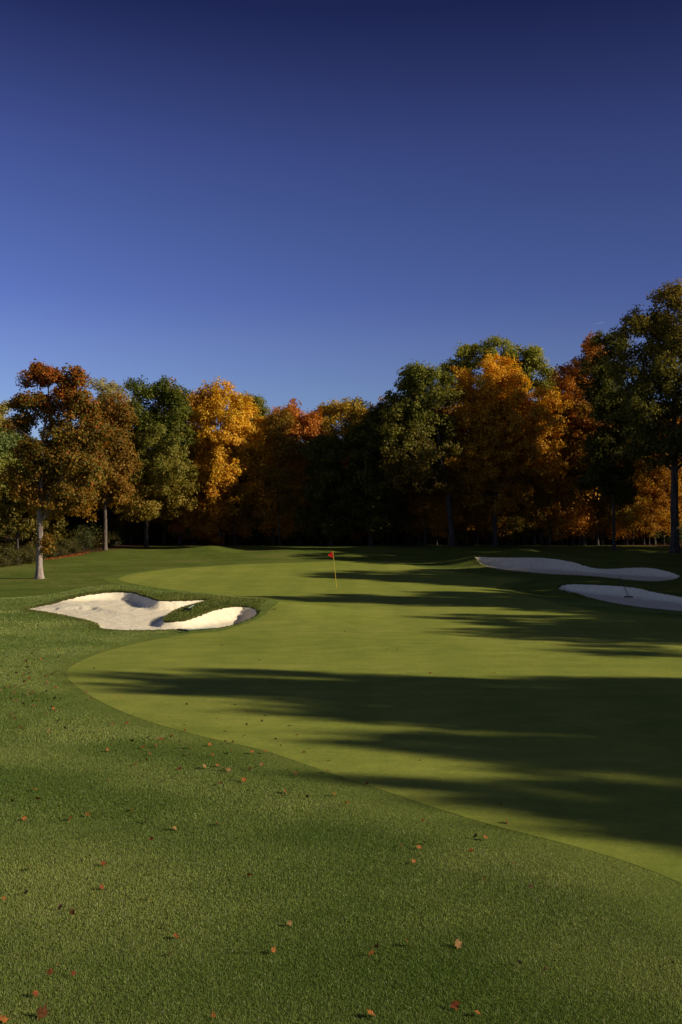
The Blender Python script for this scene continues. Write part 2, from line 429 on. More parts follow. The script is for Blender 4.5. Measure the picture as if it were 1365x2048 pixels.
tag(g, 'short mown rough grass blades in the foreground and left of the green', 'grass', kind='stuff')

# long shaggy grass along the bunker edges
xs, ys, hs = [], [], []
for P, dens in ((pLB, 700), (pBB, 300), (pRB, 420)):
    L = np.hypot(*(np.roll(P, -1, 0) - P).T).sum()
    n = int(L * dens); j = RNG.integers(0, len(P), n); t = RNG.random(n)[:, None]
    pts = P[j] * (1 - t) + np.roll(P, -1, 0)[j] * t + RNG.normal(0, .22, (n, 2))
    d, _ = sdf(P, pts[:, 0], pts[:, 1]); k = (d > -.02) & (d < .7)
    hgt = height(pts[k, 0], pts[k, 1])
    lift = np.clip((hgt - base_h(pts[k, 1])) * 2.2, 0.0, 1)
    xs.append(pts[k, 0]); ys.append(pts[k, 1]); hs.append((.028 + .050 * lift) * np.exp(-np.abs(d[k]) / .5) * RNG.uniform(.6, 1.3, k.sum()))
# the grass finger
n = 14000
x = RNG.uniform(-7.5, -2.2, n); y = RNG.uniform(33.8, 42, n)
x, y, hh = np.concatenate(xs + [x]), np.concatenate(ys + [y]), np.concatenate(hs + [RNG.uniform(.03, .07, n)])
ok = np.ones(len(x), bool)
for P in (pLB, pBB, pRB): ok &= sdf(P, x, y)[0] > -.02
ok &= sdf(pG, x, y)[0] > .5
x, y, hh = x[ok], y[ok], hh[ok]
f = np.clip(.5 + .25 * fbm(x, y, 1.2, 9) + RNG.normal(0, .25, len(x)), 0, 1)[:, None]
tint = (1 - f) * np.array([.08, .110, .020]) + f * np.array([.22, .23, .050])
g = blades('bunker_edge_grass', x, y, height(x, y) + .015, hh, np.full(len(x), .022), tint, .8)
tag(g, 'longer shaggy grass fringing the edges of the sand bunkers', 'grass', kind='stuff')

# ----------------------------------------------------------------------------- trees
def tube(V, F, path, rad, sides=7):
    path = np.asarray(path, float); rad = np.asarray(rad, float); n = len(path)
    T = np.gradient(path, axis=0); T /= np.linalg.norm(T, axis=1)[:, None] + 1e-9
    ref = np.array([0.0, 1.0, 0.0]) if abs(T[0][1]) < .9 else np.array([1.0, 0, 0])
    base = sum(len(v) for v in V)
    a = np.linspace(0, 2 * np.pi, sides, endpoint=False)
    ring = []
    for i in range(n):
        u = np.cross(T[i], ref); u /= np.linalg.norm(u) + 1e-9; w = np.cross(T[i], u)
        ring.append(path[i] + rad[i] * (np.cos(a)[:, None] * u + np.sin(a)[:, None] * w))
    V.append(np.vstack(ring))
    for i in range(n - 1):
        for s in range(sides):
            b = base + i * sides; c = b + sides; s2 = (s + 1) % sides
            F.append((b + s, b + s2, c + s2, c + s))

def curve(p0, p1, bend, n=7):
    t = np.linspace(0, 1, n)[:, None]
    m = (p0 + p1) / 2 + bend
    return (1 - t) ** 2 * p0 + 2 * t * (1 - t) * m + t * t * p1

LEAF_GAIN = 1.35
def foliage(centres, outward, rad, per, leaf, palette, rng, droop=.3):
    """spray clusters of small folded leaves; palette(centres) -> (base colours)"""
    per = int(per * 1.8); leaf = leaf * .70
    n = len(centres); N = n * per
    c = np.repeat(centres, per, 0); ow = np.repeat(outward, per, 0); rr = np.repeat(rad, per)[:, None]
    off = rng.normal(0, 1, (N, 3)); off /= np.linalg.norm(off, axis=1)[:, None]
    off = off * (rng.random(N) ** .45)[:, None] * rr * np.array([1, 1, .8])
    p = c + off; p[:, 2] -= droop * (off[:, :2] ** 2).sum(1) / (rr[:, 0] + .1)
    nr = ow * .6 + off / rr * .5 + np.array([0, 0, .30]) + rng.normal(0, .55, (N, 3)); nr /= np.linalg.norm(nr, axis=1)[:, None]
    a = np.cross(nr, rng.normal(0, 1, (N, 3))); a /= np.linalg.norm(a, axis=1)[:, None]; b = np.cross(nr, a)
    s = leaf * rng.uniform(.6, 1.35, N)[:, None]
    V = np.stack([p - a * s * .55, p + b * s * .40 - nr * s * .12, p + a * s * .6, p - b * s * .40 - nr * s * .12], 1)
    col = palette(c, rng) * rng.uniform(.75, 1.25, (N, 1)) * np.repeat(rng.uniform(.82, 1.18, n), per)[:, None] * LEAF_GAIN
    me = quads_mesh('crown', V.reshape(-1, 3), np.arange(N * 4).reshape(-1, 4), False)
    point_color(me, 'tint', np.repeat(col, 4, 0))
    me.materials.append(M_LEAF)
    return me

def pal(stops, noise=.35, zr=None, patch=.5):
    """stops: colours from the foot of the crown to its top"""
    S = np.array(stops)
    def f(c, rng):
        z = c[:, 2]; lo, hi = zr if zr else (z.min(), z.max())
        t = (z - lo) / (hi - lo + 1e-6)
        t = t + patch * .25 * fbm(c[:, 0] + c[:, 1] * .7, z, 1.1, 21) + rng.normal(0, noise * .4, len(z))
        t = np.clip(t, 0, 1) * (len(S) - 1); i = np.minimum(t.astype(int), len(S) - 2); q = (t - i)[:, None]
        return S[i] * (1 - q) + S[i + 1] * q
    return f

def build_tree(blobs, palette, seed, trunk_top=None, trunk_r=.2, bare=2.5, lean=(0, 0), nclus=520, per=30, leaf=.27, crad=.60, bark=None, extra_limbs=(), flare=1.6, fill=.35, clump=1.0):
    """blobs: (x, y, z, rx, ry, rz) in metres from the foot of the trunk. Returns (trunk mesh, crown mesh)."""
    rng = np.random.default_rng(seed)
    B = np.array(blobs, float)
    w = (B[:, 3] * B[:, 5]) ** .9; w /= w.sum()
    top = B[:, 2].max() + .4 * B[B[:, 2].argmax(), 5] if trunk_top is None else trunk_top
    npc = 6; nk = max(4, nclus // npc)
    cnt = np.maximum(3, np.round(w * nk).astype(int)); k = np.repeat(np.arange(len(B)), cnt); nk = len(k)
    d = rng.normal(0, 1, (nk, 3)); d /= np.linalg.norm(d, axis=1)[:, None]
    r = rng.random(nk) ** fill * .98
    K = B[k, :3] + d * B[k, 3:] * r[:, None]
    kr = clump * rng.uniform(.7, 1.2, nk); kr = np.minimum(kr, B[k, 3:].min(1) * .8)
    nclus = nk * npc
    e = rng.normal(0, 1, (nclus, 3)); e /= np.linalg.norm(e, axis=1)[:, None]
    e *= (rng.random(nclus) ** .5)[:, None]
    e *= np.where(rng.random(nclus) < .16, rng.uniform(1.1, 1.6, nclus), 1)[:, None]
    C = np.repeat(K, npc, 0) + e * np.repeat(kr, npc)[:, None] * np.array([1, 1, .65])
    d = np.repeat(d, npc, 0) * .6 + e * .8
    if isinstance(palette, tuple): palette = palette[0]
    ctr = np.array([0, 0, 0]) + (B[:, :3] * w[:, None]).sum(0)
    out = C - ctr; out /= np.linalg.norm(out, axis=1)[:, None]; out = out * .5 + d * .5
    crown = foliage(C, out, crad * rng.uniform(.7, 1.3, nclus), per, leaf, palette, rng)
    # trunk
    V, F = [], []
    tx = ctr[0] * .8
    n = 12; t = np.linspace(0, 1, n)
    path = np.stack([lean[0] * t ** 1.3 + (tx - lean[0]) * np.clip(t - .35, 0, 1) ** 1.5 / .53 * .8 + rng.normal(0, .06, n) * t, lean[1] * t + rng.normal(0, .06, n) * t, t * top - .12 * (t == 0)], -1)
    zz = path[:, 2]
    rad = trunk_r * (1 - .93 * t ** 1.2) * (1 + (flare - 1) * np.exp(-np.maximum(zz, 0) / .35))
    tt = np.unique(np.concatenate([np.linspace(0, 1, 24), [.008, .016, .03, .05]]))
    P2 = np.stack([np.interp(tt, t, path[:, i]) for i in range(3)], -1)
    r2 = trunk_r * (1 - .93 * tt ** 1.2) * (1 + (flare - 1) * np.exp(-np.maximum(P2[:, 2], 0) / .35))
    tube(V, F, P2, r2, 10)
    # limbs
    nl = min(16, nclus); m = rng.choice(nclus, nl * 4, replace=False)
    for q_, kk in enumerate(m):
        e = C[kk]
        zt = np.clip(e[2] - rng.uniform(.25, .7) * np.hypot(e[0], e[1]) - .6, bare, top * .93)
        s0 = np.array([np.interp(zt, zz, path[:, i]) for i in range(3)])
        big = q_ < nl
        r0 = np.interp(zt, zz, rad) * (.5 if big else .2)
        r0 = max(r0, .02)
        tube(V, F, curve(s0, e, np.array([0, 0, .12 * np.linalg.norm(e - s0)]) + rng.normal(0, .15, 3)), np.linspace(r0, .012, 7), 5)
    for (p0, p1, r0) in extra_limbs:
        tube(V, F, curve(np.array(p0, float), np.array(p1, float), np.array([0, 0, .15])), np.linspace(r0, .012, 7), 5)
    tm = quads_mesh('trunk', np.vstack(V), F)
    tm.materials.append(bark or M_BARK)
    return tm, crown

def plant(name, meshes, loc, label, cat='tree', group=None, rz=0, sc=1.0, parts=('trunk', 'crown')):
    o = empty(name, loc, rz); o.scale = (sc, sc, sc)
    tag(o, label, cat, group)
    for p, me in zip(parts, meshes): link(p, me, None, o)
    return o

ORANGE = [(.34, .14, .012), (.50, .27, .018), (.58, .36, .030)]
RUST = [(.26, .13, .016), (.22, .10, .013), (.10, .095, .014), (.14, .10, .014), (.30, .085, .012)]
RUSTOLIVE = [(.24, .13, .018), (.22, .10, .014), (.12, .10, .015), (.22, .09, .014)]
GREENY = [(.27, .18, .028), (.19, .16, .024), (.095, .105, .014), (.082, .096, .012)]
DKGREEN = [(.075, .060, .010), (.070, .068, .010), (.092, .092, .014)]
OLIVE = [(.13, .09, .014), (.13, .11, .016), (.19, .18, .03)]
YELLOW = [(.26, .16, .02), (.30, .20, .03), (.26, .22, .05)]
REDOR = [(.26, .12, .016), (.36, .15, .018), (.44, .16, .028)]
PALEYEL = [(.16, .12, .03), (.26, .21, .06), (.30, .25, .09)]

TREES = [
 # name, label, px, Y, blobs(px,py,rx,ry), palette, kwargs
 ('oak_tree', 'russet and olive oak with a pale split trunk standing alone nearest on the left', 80, 60,
  [(92,736,28,26),(66,752,18,24),(118,752,22,26),(152,758,18,26),(160,800,30,34),(125,780,24,28),(70,800,30,26),(30,815,20,18),(45,840,30,24),(115,840,50,40),(178,850,30,44),(95,900,62,44),(165,925,50,50),(95,985,66,42),(158,1005,42,34),(60,945,40,46),(95,1082,8,16)],
  pal(RUST, .6, None, 1.3), dict(trunk_r=.20, bare=3.4, nclus=960, per=30, leaf=.20, crad=.46, bark=M_BARK_PALE, flare=1.7)),
 ('oak_tree', 'rust and olive oak between the lone left oak and the round crowned green tree', 211, 88,
  [(220,815,36,30),(190,860,50,46),(236,860,32,44),(240,910,34,44),(205,940,62,46),(165,870,34,38),(228,985,48,32),(160,985,44,36)],
  pal(RUSTOLIVE, .6, None, 1.2), dict(trunk_r=.19, bare=4, nclus=800, per=28, leaf=.25, flare=1.25, bark=M_BARK_MID)),
 ('deciduous_tree', 'pale yellow tree top showing behind the rusty oaks on the left', 222, 100,
  [(215,788,32,32),(230,825,46,40),(210,890,52,60),(225,960,50,50)], pal(PALEYEL, .4), dict(nclus=480, per=30, leaf=.26)),
 ('deciduous_tree', 'brown olive tree filling the gap behind the rust oak and the round crowned green tree', 262, 99,
  [(262,850,36,46),(248,930,40,60),(275,1000,40,44)], pal(RUSTOLIVE, .5), dict(trunk_r=.14, bare=3, nclus=420, per=28)),
 ('deciduous_tree', 'round crowned tree, dark green above and yellow brown below, left of the bright orange tree', 293, 93,
  [(295,785,38,28),(335,788,36,28),(312,835,68,50),(330,885,76,54),(325,950,86,46),(310,1005,76,30),(262,950,34,46),(372,985,32,30)],
  pal(GREENY, .35, None, .8), dict(trunk_r=.20, bare=4, flare=1.3, nclus=950, per=32, leaf=.25)),
 ('deciduous_tree', 'light green tree cut by the left edge of the photo', -14, 78,
  [(-4,900,38,40),(12,935,30,36),(-30,960,46,50)], pal([(.10,.13,.03),(.15,.18,.045)], .4), dict(nclus=420, per=30, leaf=.22)),
 ('deciduous_tree', 'yellow tree top at the left edge behind the lone oak', -10, 104,
  [(-8,825,36,34),(0,870,40,46),(-20,930,60,50)], pal(YELLOW, .4), dict(nclus=360, per=28)),
 ('deciduous_tree', 'slim dark olive tree with a thin trunk above the low hedge at far left', 36, 73,
  [(20,1000,42,38),(48,1035,30,26),(5,950,48,40),(70,990,34,40)], pal(OLIVE, .5), dict(trunk_r=.10, bare=2, nclus=420, per=28, leaf=.29)),
 ('maple_tree', 'brightest golden orange maple, sunlit in the middle left of the tree line', 440, 97,
  [(398,812,34,32),(445,802,42,32),(488,838,38,42),(440,855,72,54),(408,895,46,46),(480,910,56,56),(450,960,80,58),(430,1030,62,44)],
  pal(ORANGE, .4, None, .8), dict(trunk_r=.25, bare=2.5, nclus=1500, per=30, leaf=.28)),
 ('deciduous_tree', 'dark green tree top peeping out right behind the bright orange maple', 508, 106,
  [(500,815,28,26),(520,855,38,46),(510,930,52,60)], pal(OLIVE, .3), dict(nclus=420, per=28)),
 ('maple_tree', 'small orange tree top between the bright orange maple and the red orange one', 545, 108,
  [(540,838,26,24),(548,880,34,40),(540,950,46,56)], pal(REDOR, .4), dict(nclus=320, per=28)),
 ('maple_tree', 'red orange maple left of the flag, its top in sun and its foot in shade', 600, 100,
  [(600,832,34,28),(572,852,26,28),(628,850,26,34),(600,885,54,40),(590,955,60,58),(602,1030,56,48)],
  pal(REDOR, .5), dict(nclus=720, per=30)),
 ('maple_tree', 'yellow and orange tree top above the flag, left of the leaning green tree', 690, 103,
  [(655,838,32,32),(708,822,28,30),(722,845,26,34),(690,872,54,36),(690,940,62,58)],
  pal([(.36,.16,.02),(.46,.26,.02),(.40,.30,.04)], .6), dict(nclus=620, per=30)),
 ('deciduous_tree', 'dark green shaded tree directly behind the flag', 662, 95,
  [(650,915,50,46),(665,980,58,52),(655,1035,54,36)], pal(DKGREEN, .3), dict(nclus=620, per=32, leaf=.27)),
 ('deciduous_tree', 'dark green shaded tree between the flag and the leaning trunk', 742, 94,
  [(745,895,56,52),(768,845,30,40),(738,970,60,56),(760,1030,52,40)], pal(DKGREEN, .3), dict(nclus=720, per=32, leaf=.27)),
 ('deciduous_tree', 'green tree with a dark trunk leaning left, right of the flag', 905, 91.3,
  [(838,752,36,28),(808,790,34,40),(872,785,38,40),(835,840,62,52),(875,880,52,50),(790,880,46,50),(840,940,66,50)],
  pal([(.13,.08,.012),(.105,.095,.014),(.17,.17,.024)], .4), dict(trunk_r=.27, flare=1.3, bare=6, nclus=820, per=32, lean=(-2.0, 0))),
 ('deciduous_tree', 'tall broad tree with a yellow green top behind the orange maple right of centre', 1012, 101,
  [(930,716,34,30),(985,702,38,24),(1045,712,40,30),(1075,752,32,42),(1000,755,76,46),(908,752,30,32),(1010,830,90,60)],
  pal([(.12,.10,.015),(.19,.18,.022),(.27,.26,.04)], .5), dict(trunk_r=.32, bare=7, nclus=900, per=32)),
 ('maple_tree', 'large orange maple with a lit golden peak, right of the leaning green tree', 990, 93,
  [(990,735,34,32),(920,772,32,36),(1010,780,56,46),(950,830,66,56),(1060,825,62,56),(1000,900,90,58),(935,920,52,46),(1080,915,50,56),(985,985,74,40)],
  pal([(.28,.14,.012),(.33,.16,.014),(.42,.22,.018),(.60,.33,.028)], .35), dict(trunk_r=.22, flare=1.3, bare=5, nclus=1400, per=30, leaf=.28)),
 ('deciduous_tree', 'thin pale orange tree top in the gap right of the tall green top', 1112, 105,
  [(1110,758,15,26),(1112,805,22,38),(1110,870,30,50)], pal([(.36,.22,.06),(.40,.26,.09)], .4), dict(nclus=240, per=26)),
 ('maple_tree', 'deep orange maple with a pointed top left of the tall right green tree', 1168, 96,
  [(1188,702,24,28),(1170,742,38,38),(1150,790,42,46),(1182,850,58,56),(1140,880,48,56)],
  pal([(.24,.10,.014),(.30,.115,.014),(.36,.14,.016)], .4), dict(trunk_r=.2, bare=7, nclus=760, per=30)),
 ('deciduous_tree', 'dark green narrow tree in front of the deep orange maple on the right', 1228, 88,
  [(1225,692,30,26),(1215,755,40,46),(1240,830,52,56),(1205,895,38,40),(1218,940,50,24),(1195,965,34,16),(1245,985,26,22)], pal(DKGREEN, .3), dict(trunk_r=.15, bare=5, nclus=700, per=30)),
 ('deciduous_tree', 'tallest big green tree with a thick dark trunk at the right edge', 1350, 80,
  [(1345,600,32,32),(1288,642,46,36),(1350,675,56,56),(1300,735,66,56),(1375,775,70,66),(1285,815,58,48),(1330,880,80,50),(1425,690,60,66),(1430,850,60,60)],
  pal([(.085,.075,.012),(.10,.09,.014),(.15,.13,.02),(.21,.14,.02)], .6), dict(trunk_r=.36, bare=6.5, nclus=1350, per=32, leaf=.25)),
]
PROTO = {}
for i, (nm, lab, px, Y, bl, pl, kw) in enumerate(TREES):
    X = ax(px, Y); gz0 = h1(X, Y); s = Y / FOC
    rr = np.random.default_rng(100 + i)
    B = []
    for (bx, by, rx, rz) in bl:
        dep = 0 if len(B) == 0 else rr.uniform(-.35, .35) * max(rx, 30) * s
        B.append(((bx - px) * s, dep, az(by, Y) - gz0, rx * s, max(rx, .7 * rz) * s * .95, rz * s))
    ex = ()
    if i == 0:
        ex = [((.2, 0, 4.0), (2.3, -.5, 5.0), .07), ((2.0, -.45, 4.85), (3.0, -.6, 4.6), .03)]
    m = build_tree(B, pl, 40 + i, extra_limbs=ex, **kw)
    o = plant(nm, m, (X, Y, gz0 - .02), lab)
    PROTO[i] = (o, m)

# generic wood trees (shared meshes), placed behind the front rank
def generic(seed, H, W, palette, bare, **kw):
    rr = np.random.default_rng(seed); B = [(0, 0, H - W * .55, W * .5, W * .5, W * .5)]
    for k in range(15):
        z = bare + W * .2 + (H - W * .6 - bare) * (k + rr.uniform(.2, .8)) / 15; a = rr.uniform(0, 6.28); q = W * rr.uniform(.12, .42)
        B.append((math.cos(a) * q, math.sin(a) * q, z, W * rr.uniform(.3, .45), W * rr.uniform(.3, .45), W * rr.uniform(.25, .4)))
    return build_tree(B, palette, seed, bare=bare, **kw)
GEN = [generic(201, 14.5, 6.5, pal(ORANGE, .4), .6, nclus=760, per=30, leaf=.30),
       generic(202, 15.0, 7.0, pal(DKGREEN, .4), .4, nclus=760, per=30, leaf=.30),
       generic(203, 14.0, 6.0, pal(OLIVE, .5), .4, nclus=760, per=30, leaf=.30),
       generic(204, 14.0, 6.2, pal(REDOR, .5), .6, nclus=760, per=30, leaf=.30),
       generic(205, 15.5, 6.5, pal(YELLOW, .5), .6, nclus=760, per=30, leaf=.30)]
protos = {}
def wood_tree(k, X, Y, sc, rz, label, group, name='wood_tree'):
    if k not in protos:
        o = plant(name, GEN[k], (X, Y, h1(X, Y) - .05), label, 'tree', group, rz, sc); protos[k] = o
    else:
        o = copy_tree(protos[k]); o.location = (X, Y, h1(X, Y) - .05); o.rotation_euler = (0, 0, rz); o.scale = (sc, sc, sc)
        tag(o, label, 'tree', group)
    return o
rr = random.Random(5)
BACKLAB = 'tree deep in the shaded wood behind the front row of autumn trees'
for row, (Y0, n, x0, x1) in enumerate(((103.5, 22, -48, 46), (110, 20, -52, 50), (118, 18, -56, 54), (127, 16, -60, 58), (78, 5, -46, -30), (88, 6, -48, -25))):
    for i in range(n):
        X = x0 + (x1 - x0) * (i + .5) / n + rr.uniform(-1.5, 1.5); Y = Y0 + rr.uniform(-2, 2)
        k = rr.choice([0, 3, 3, 2, 0, 4] if X > -9 else [1, 2, 3, 2, 1, 0]) if row < 4 else rr.choice([1, 2])
        top = np.interp(X, [-50, -22, -10, -2, 6, 14, 24, 50], [12.5, 12.5, 12, 11.5, 12.5, 16, 16, 18])
        wood_tree(k, X, Y, top / 15 * rr.uniform(.85, 1.0), rr.uniform(0, 6.28), BACKLAB, 'trees deep in the wood behind the green')

# understory of lit saplings, thin trunks and dark shrubs along the foot of the wood
def sapling(seed, H, W, palette, n=170):
    return build_tree([(0, 0, H * .8, W * .4, W * .4, H * .2), (.3, .2, H * .55, W * .5, W * .5, H * .22), (-.3, -.1, H * .35, W * .5, W * .5, H * .18)],
                      palette, seed, trunk_r=.05, bare=.8, nclus=n, per=22, leaf=.16, crad=.5, fill=.6)
SAP = [sapling(301, 5, 2.8, pal([(.50, .20, .02), (.58, .29, .03)], .5)), sapling(302, 4, 2.6, pal([(.46, .14, .02), (.52, .22, .025)], .5)),
       sapling(303, 4.5, 2.6, pal([(.14, .13, .03), (.34, .22, .04)], .6))]
POLES = [build_tree([(0, 0, 13, 1.6, 1.6, 1.8), (.4, .3, 10.5, 1.7, 1.7, 1.6), (-.3, .2, 8.0, 1.5, 1.4, 1.4), (.3, 0, 5.6, 1.6, 1.3, 1.0), (-.2, 0, 3.4, 1.3, 1.2, .8)], pal([(.26, .12, .015), (.36, .17, .018)], .5), 311, trunk_r=.12, bare=2.5, nclus=300, per=24, leaf=.24),
         build_tree([(0, 0, 12, 1.4, 1.4, 1.8), (-.5, .3, 9.5, 1.7, 1.7, 1.4), (.5, .2, 6.6, 1.6, 1.4, 1.3), (.1, 0, 4.2, 1.3, 1.2, .8)], pal([(.18, .10, .014), (.22, .13, .016)], .5), 312, trunk_r=.09, bare=2.5, nclus=260, per=24, leaf=.24, lean=(.5, 0))]
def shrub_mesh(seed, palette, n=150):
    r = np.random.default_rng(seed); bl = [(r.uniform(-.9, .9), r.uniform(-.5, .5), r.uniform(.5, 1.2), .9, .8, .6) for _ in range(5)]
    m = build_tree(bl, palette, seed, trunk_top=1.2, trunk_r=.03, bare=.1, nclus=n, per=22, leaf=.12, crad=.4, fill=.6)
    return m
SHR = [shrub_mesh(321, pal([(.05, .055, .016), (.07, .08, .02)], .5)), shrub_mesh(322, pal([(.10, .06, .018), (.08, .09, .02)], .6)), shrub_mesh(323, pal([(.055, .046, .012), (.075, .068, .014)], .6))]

def repeat(name, meshes, spots, label, cat, group, parts=('trunk', 'crown')):
    first = {}
    for (k, X, Y, sc, rz, lab) in spots:
        loc = (X, Y, h1(X, Y) - .04)
        if k not in first:
            first[k] = plant(name, meshes[k], loc, lab or label, cat, group, rz, sc, parts)
        else:
            o = copy_tree(first[k]); o.location = loc; o.rotation_euler = (0, 0, rz); o.scale = (sc,) * 3; tag(o, lab or label, cat, group)
sp = []
for i in range(66):
    px = rr.uniform(1020, 1340) if i < 30 else rr.uniform(780, 1030) if i < 46 else rr.uniform(380, 780)
    Y = rr.uniform(96.3, 100.5) if i < 46 else rr.uniform(96.8, 102); sp.append((rr.choice([0, 0, 1, 2]), ax(px, Y), Y, rr.choice([rr.uniform(.7, 1.1), rr.uniform(1.2, 1.9)]), rr.uniform(0, 6.28), None))
repeat('sapling', SAP, sp, 'orange leaved sapling in the undergrowth beneath the tall trees of the wood', 'sapling', 'saplings under the wood')
UND = [sapling(304, 7, 4.2, pal([(.36, .17, .016), (.46, .23, .02)], .5), 300), sapling(305, 6.5, 4.0, pal([(.30, .13, .014), (.42, .18, .02)], .5), 280), sapling(306, 7.5, 4.2, pal([(.22, .15, .016), (.34, .20, .02)], .6), 300)]
ru = random.Random(13); sp = []
for i in range(30):
    px = 540 + (1335 - 540) * (i + ru.random()) / 30; Y = ru.uniform(95.6, 98.2)
    sp.append((ru.choice([0, 1, 2]), ax(px, Y), Y, ru.uniform(.7, 1.2), ru.uniform(0, 6.28), None))
repeat('understory_tree', UND, sp, 'small orange brown tree under the tall crowns at the shaded wood edge', 'tree', 'small trees at the front of the wood')
sp = []
for px in (968, 1010, 1052, 1085, 1118, 1150, 1160, 1196, 1205, 1226, 1288, 1310, 1325, 820, 850, 935, 955, 1070, 1135, 1255, 1030, 1100, 1172, 1240, 1270, 1298, 1340, 790, 765, 880, 915, 640, 560, 470, 330, 250, 360):
    Y = rr.uniform(95.5, 101); sp.append((rr.choice([0, 1]), ax(px, Y), Y, rr.uniform(.75, 1.1), rr.uniform(0, 6.28), None))
repeat('slender_tree', POLES, sp, 'slender thin trunked tree at the shaded edge of the wood', 'tree', 'slender trees at the edge of the wood')
sp = []
for i in range(60):
    px = 165 + (1360 - 165) * (i + rr.random()) / 60; Y = float(wood_line(np.array([ax(px, 95)]))[0]) + rr.uniform(3.2, 7) + max(0, (420 - px) / 25)
    sp.append((rr.choice([0, 0, 1]), ax(px, Y), Y, rr.uniform(.8, 1.5), rr.uniform(0, 6.28), None))
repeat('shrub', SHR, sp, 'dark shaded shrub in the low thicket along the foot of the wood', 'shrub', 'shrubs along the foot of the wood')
sp = []
for i, (px, Y) in enumerate(((-25, 69.5), (0, 71), (22, 72.5), (48, 74), (66, 76), (100, 80), (118, 82), (140, 85), (160, 88))):
    sp.append((2, ax(px, Y), Y, rr.uniform(.6, .85), rr.uniform(0, 6.28), 'leafy green shrub in the sunlit low hedge behind the lone oak at left'))
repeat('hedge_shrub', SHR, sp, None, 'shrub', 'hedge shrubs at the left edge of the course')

# trees along the right side of the hole, beyond the picture: they throw the long shadows
tl = 1 / math.tan(R(SUN_EL)); sx, sy = math.cos(R(SUN_BACK)), math.sin(R(SUN_BACK))
rc = random.Random(77)
def caster(tipx, tipy, H, k, W=None):
    d = H * tl; X = tipx + d * sx; Y = tipy - d * sy
    if X < .343 * Y + 5.5: return
    base = {0: 14.5, 1: 15.0, 2: 14.0, 3: 14.0, 4: 15.5}[k]
    o = wood_tree(k, X, Y, H / base, rc.uniform(0, 6.28), 'tall tree in the row along the right side of the hole', 'trees along the right side of the hole')
    if W and W != 1: o.scale = (H / base * W, H / base * W, H / base)
for (tx, ty, H, k, *nw) in ((-7.6, 22.1, 16, 2, .5), (-5.4, 21.0, 15, 1, .55), (-4.2, 19.5, 15, 0, .5), (-3.0, 21.6, 16, 4, .6), (-2.2, 18.2, 14, 3, .5), (-2.6, 16.2, 15, 2, .4), (-.6, 15.0, 14, 0, .45), (-1.5, 13.1, 14, 4, .4), (-.4, 12.8, 14, 2, .45),
                       (.6, 20.2, 15, 1, .6), (1.2, 17.6, 15, 3, .6), (1.0, 14.4, 14, 1, .5), (1.2, 12.3, 15, 0, .5), (3.2, 11.4, 14, 2, .5), (3.4, 15.2, 14, 1, .8), (4.6, 19.0, 14, 3, .8), (2.6, 21.8, 14, 2, .6), (6.5, 13.2, 13, 1, .8), (9, 13.4, 14, 2, 1), (2.2, 13.5, 14, 1, .7), (5.6, 10.7, 14, 2, .6), (.9, 11.0, 13, 1, .5), (2.2, 10.1, 13, 4, .5), (3.8, 9.6, 13, 2, .6), (2.8, 12.3, 14, 3, .6),
                       (3.0, 36.2, 15, 1), (2.6, 33.8, 14.5, 2), (5.2, 27.0, 14, 3), (8, 30.5, 15, 1), (6.5, 38, 14, 2),
                       (-4.2, 48.0, 17, 2), (0, 45.5, 16, 1), (4.5, 42, 15, 3), (3, 50.5, 15.5, 4),
                       (-5.5, 63.5, 17, 1), (-1, 60.5, 15, 2), (6, 56, 15, 3), (2, 68, 15, 2), (4, 65, 16, 1), (3, 75, 16, 3), (9, 70, 16, 0), (14, 62, 16, 2),
                       (-16, 84, 18, 2), (-6, 82, 17, 3), (3, 83, 17, 1), (-20, 88, 18, 1)):
    caster(tx, ty, H, k, nw[0] if nw else 1.0)
for X, Y, H, k in ((42, 86, 20, 1), (51, 79, 24, 2), (37, 74, 19, 3)):
    wood_tree(k, X, Y, H / 15, rc.uniform(0, 6.28), 'tall tree in the row along the right side of the hole', 'trees along the right side of the hole')

# ----------------------------------------------------------------------------- flagstick and rakes
def simple_tube(name, path, rad, mat, parent, sides=8):
    V, F = [], []; tube(V, F, path, rad, sides)
    me = quads_mesh(name, np.vstack(V), F); return link(name, me, mat, parent)
M_YEL = mat_plain('yellow_fibreglass', (.62, .42, .05), .4)
M_RED = mat_plain('red_cloth', (.75, .012, .015), .7)
M_WHITE = mat_plain('grey_green_paint', (.26, .32, .29), .5)
M_DARK = mat_plain('dark_plastic', (.03, .032, .035), .5)
fx, fy = ax(674, 53), 53.0
fz = h1(fx, fy)
fs = empty('golf_flagstick', (fx, fy, fz)); tag(fs, 'yellow flagstick with a small red flag standing in the hole on the green', 'flagstick')
hp = 75 / FOC * 53
lean = -8 / FOC * 53
simple_tube('pole', [(0, 0, -.1), (lean * .5, 0, hp * .5), (lean, 0, hp)], [.015, .013, .011], M_YEL, fs)
V = []; nxx, nyy = 8, 9
for j in range(nyy):
    v = j / (nyy - 1)
    for i in range(nxx):
        u = i / (nxx - 1)
        wdt = .26 * (1 - abs(v - .45) / .62)
        fold = .05 * math.sin(u * 9 + v * 3) * u
        V.append((lean * (1 - v * .17) - u * max(wdt, .03), fold, hp - .02 - v * .36 - .06 * u * (1 - v)))
F = [(j * nxx + i, j * nxx + i + 1, (j + 1) * nxx + i + 1, (j + 1) * nxx + i) for j in range(nyy - 1) for i in range(nxx - 1)]
link('flag', quads_mesh('flag', V, F), M_RED, fs)
cup = [(math.cos(a) * .054, math.sin(a) * .054, .010) for a in np.linspace(0, 2 * math.pi, 16, endpoint=False)]
Vc = cup + [(x, y, -.06) for x, y, z in cup]
link('hole_cup', quads_mesh('hole_cup', Vc, [(i, (i + 1) % 16, 16 + (i + 1) % 16, 16 + i) for i in range(16)]), M_DARK, fs)

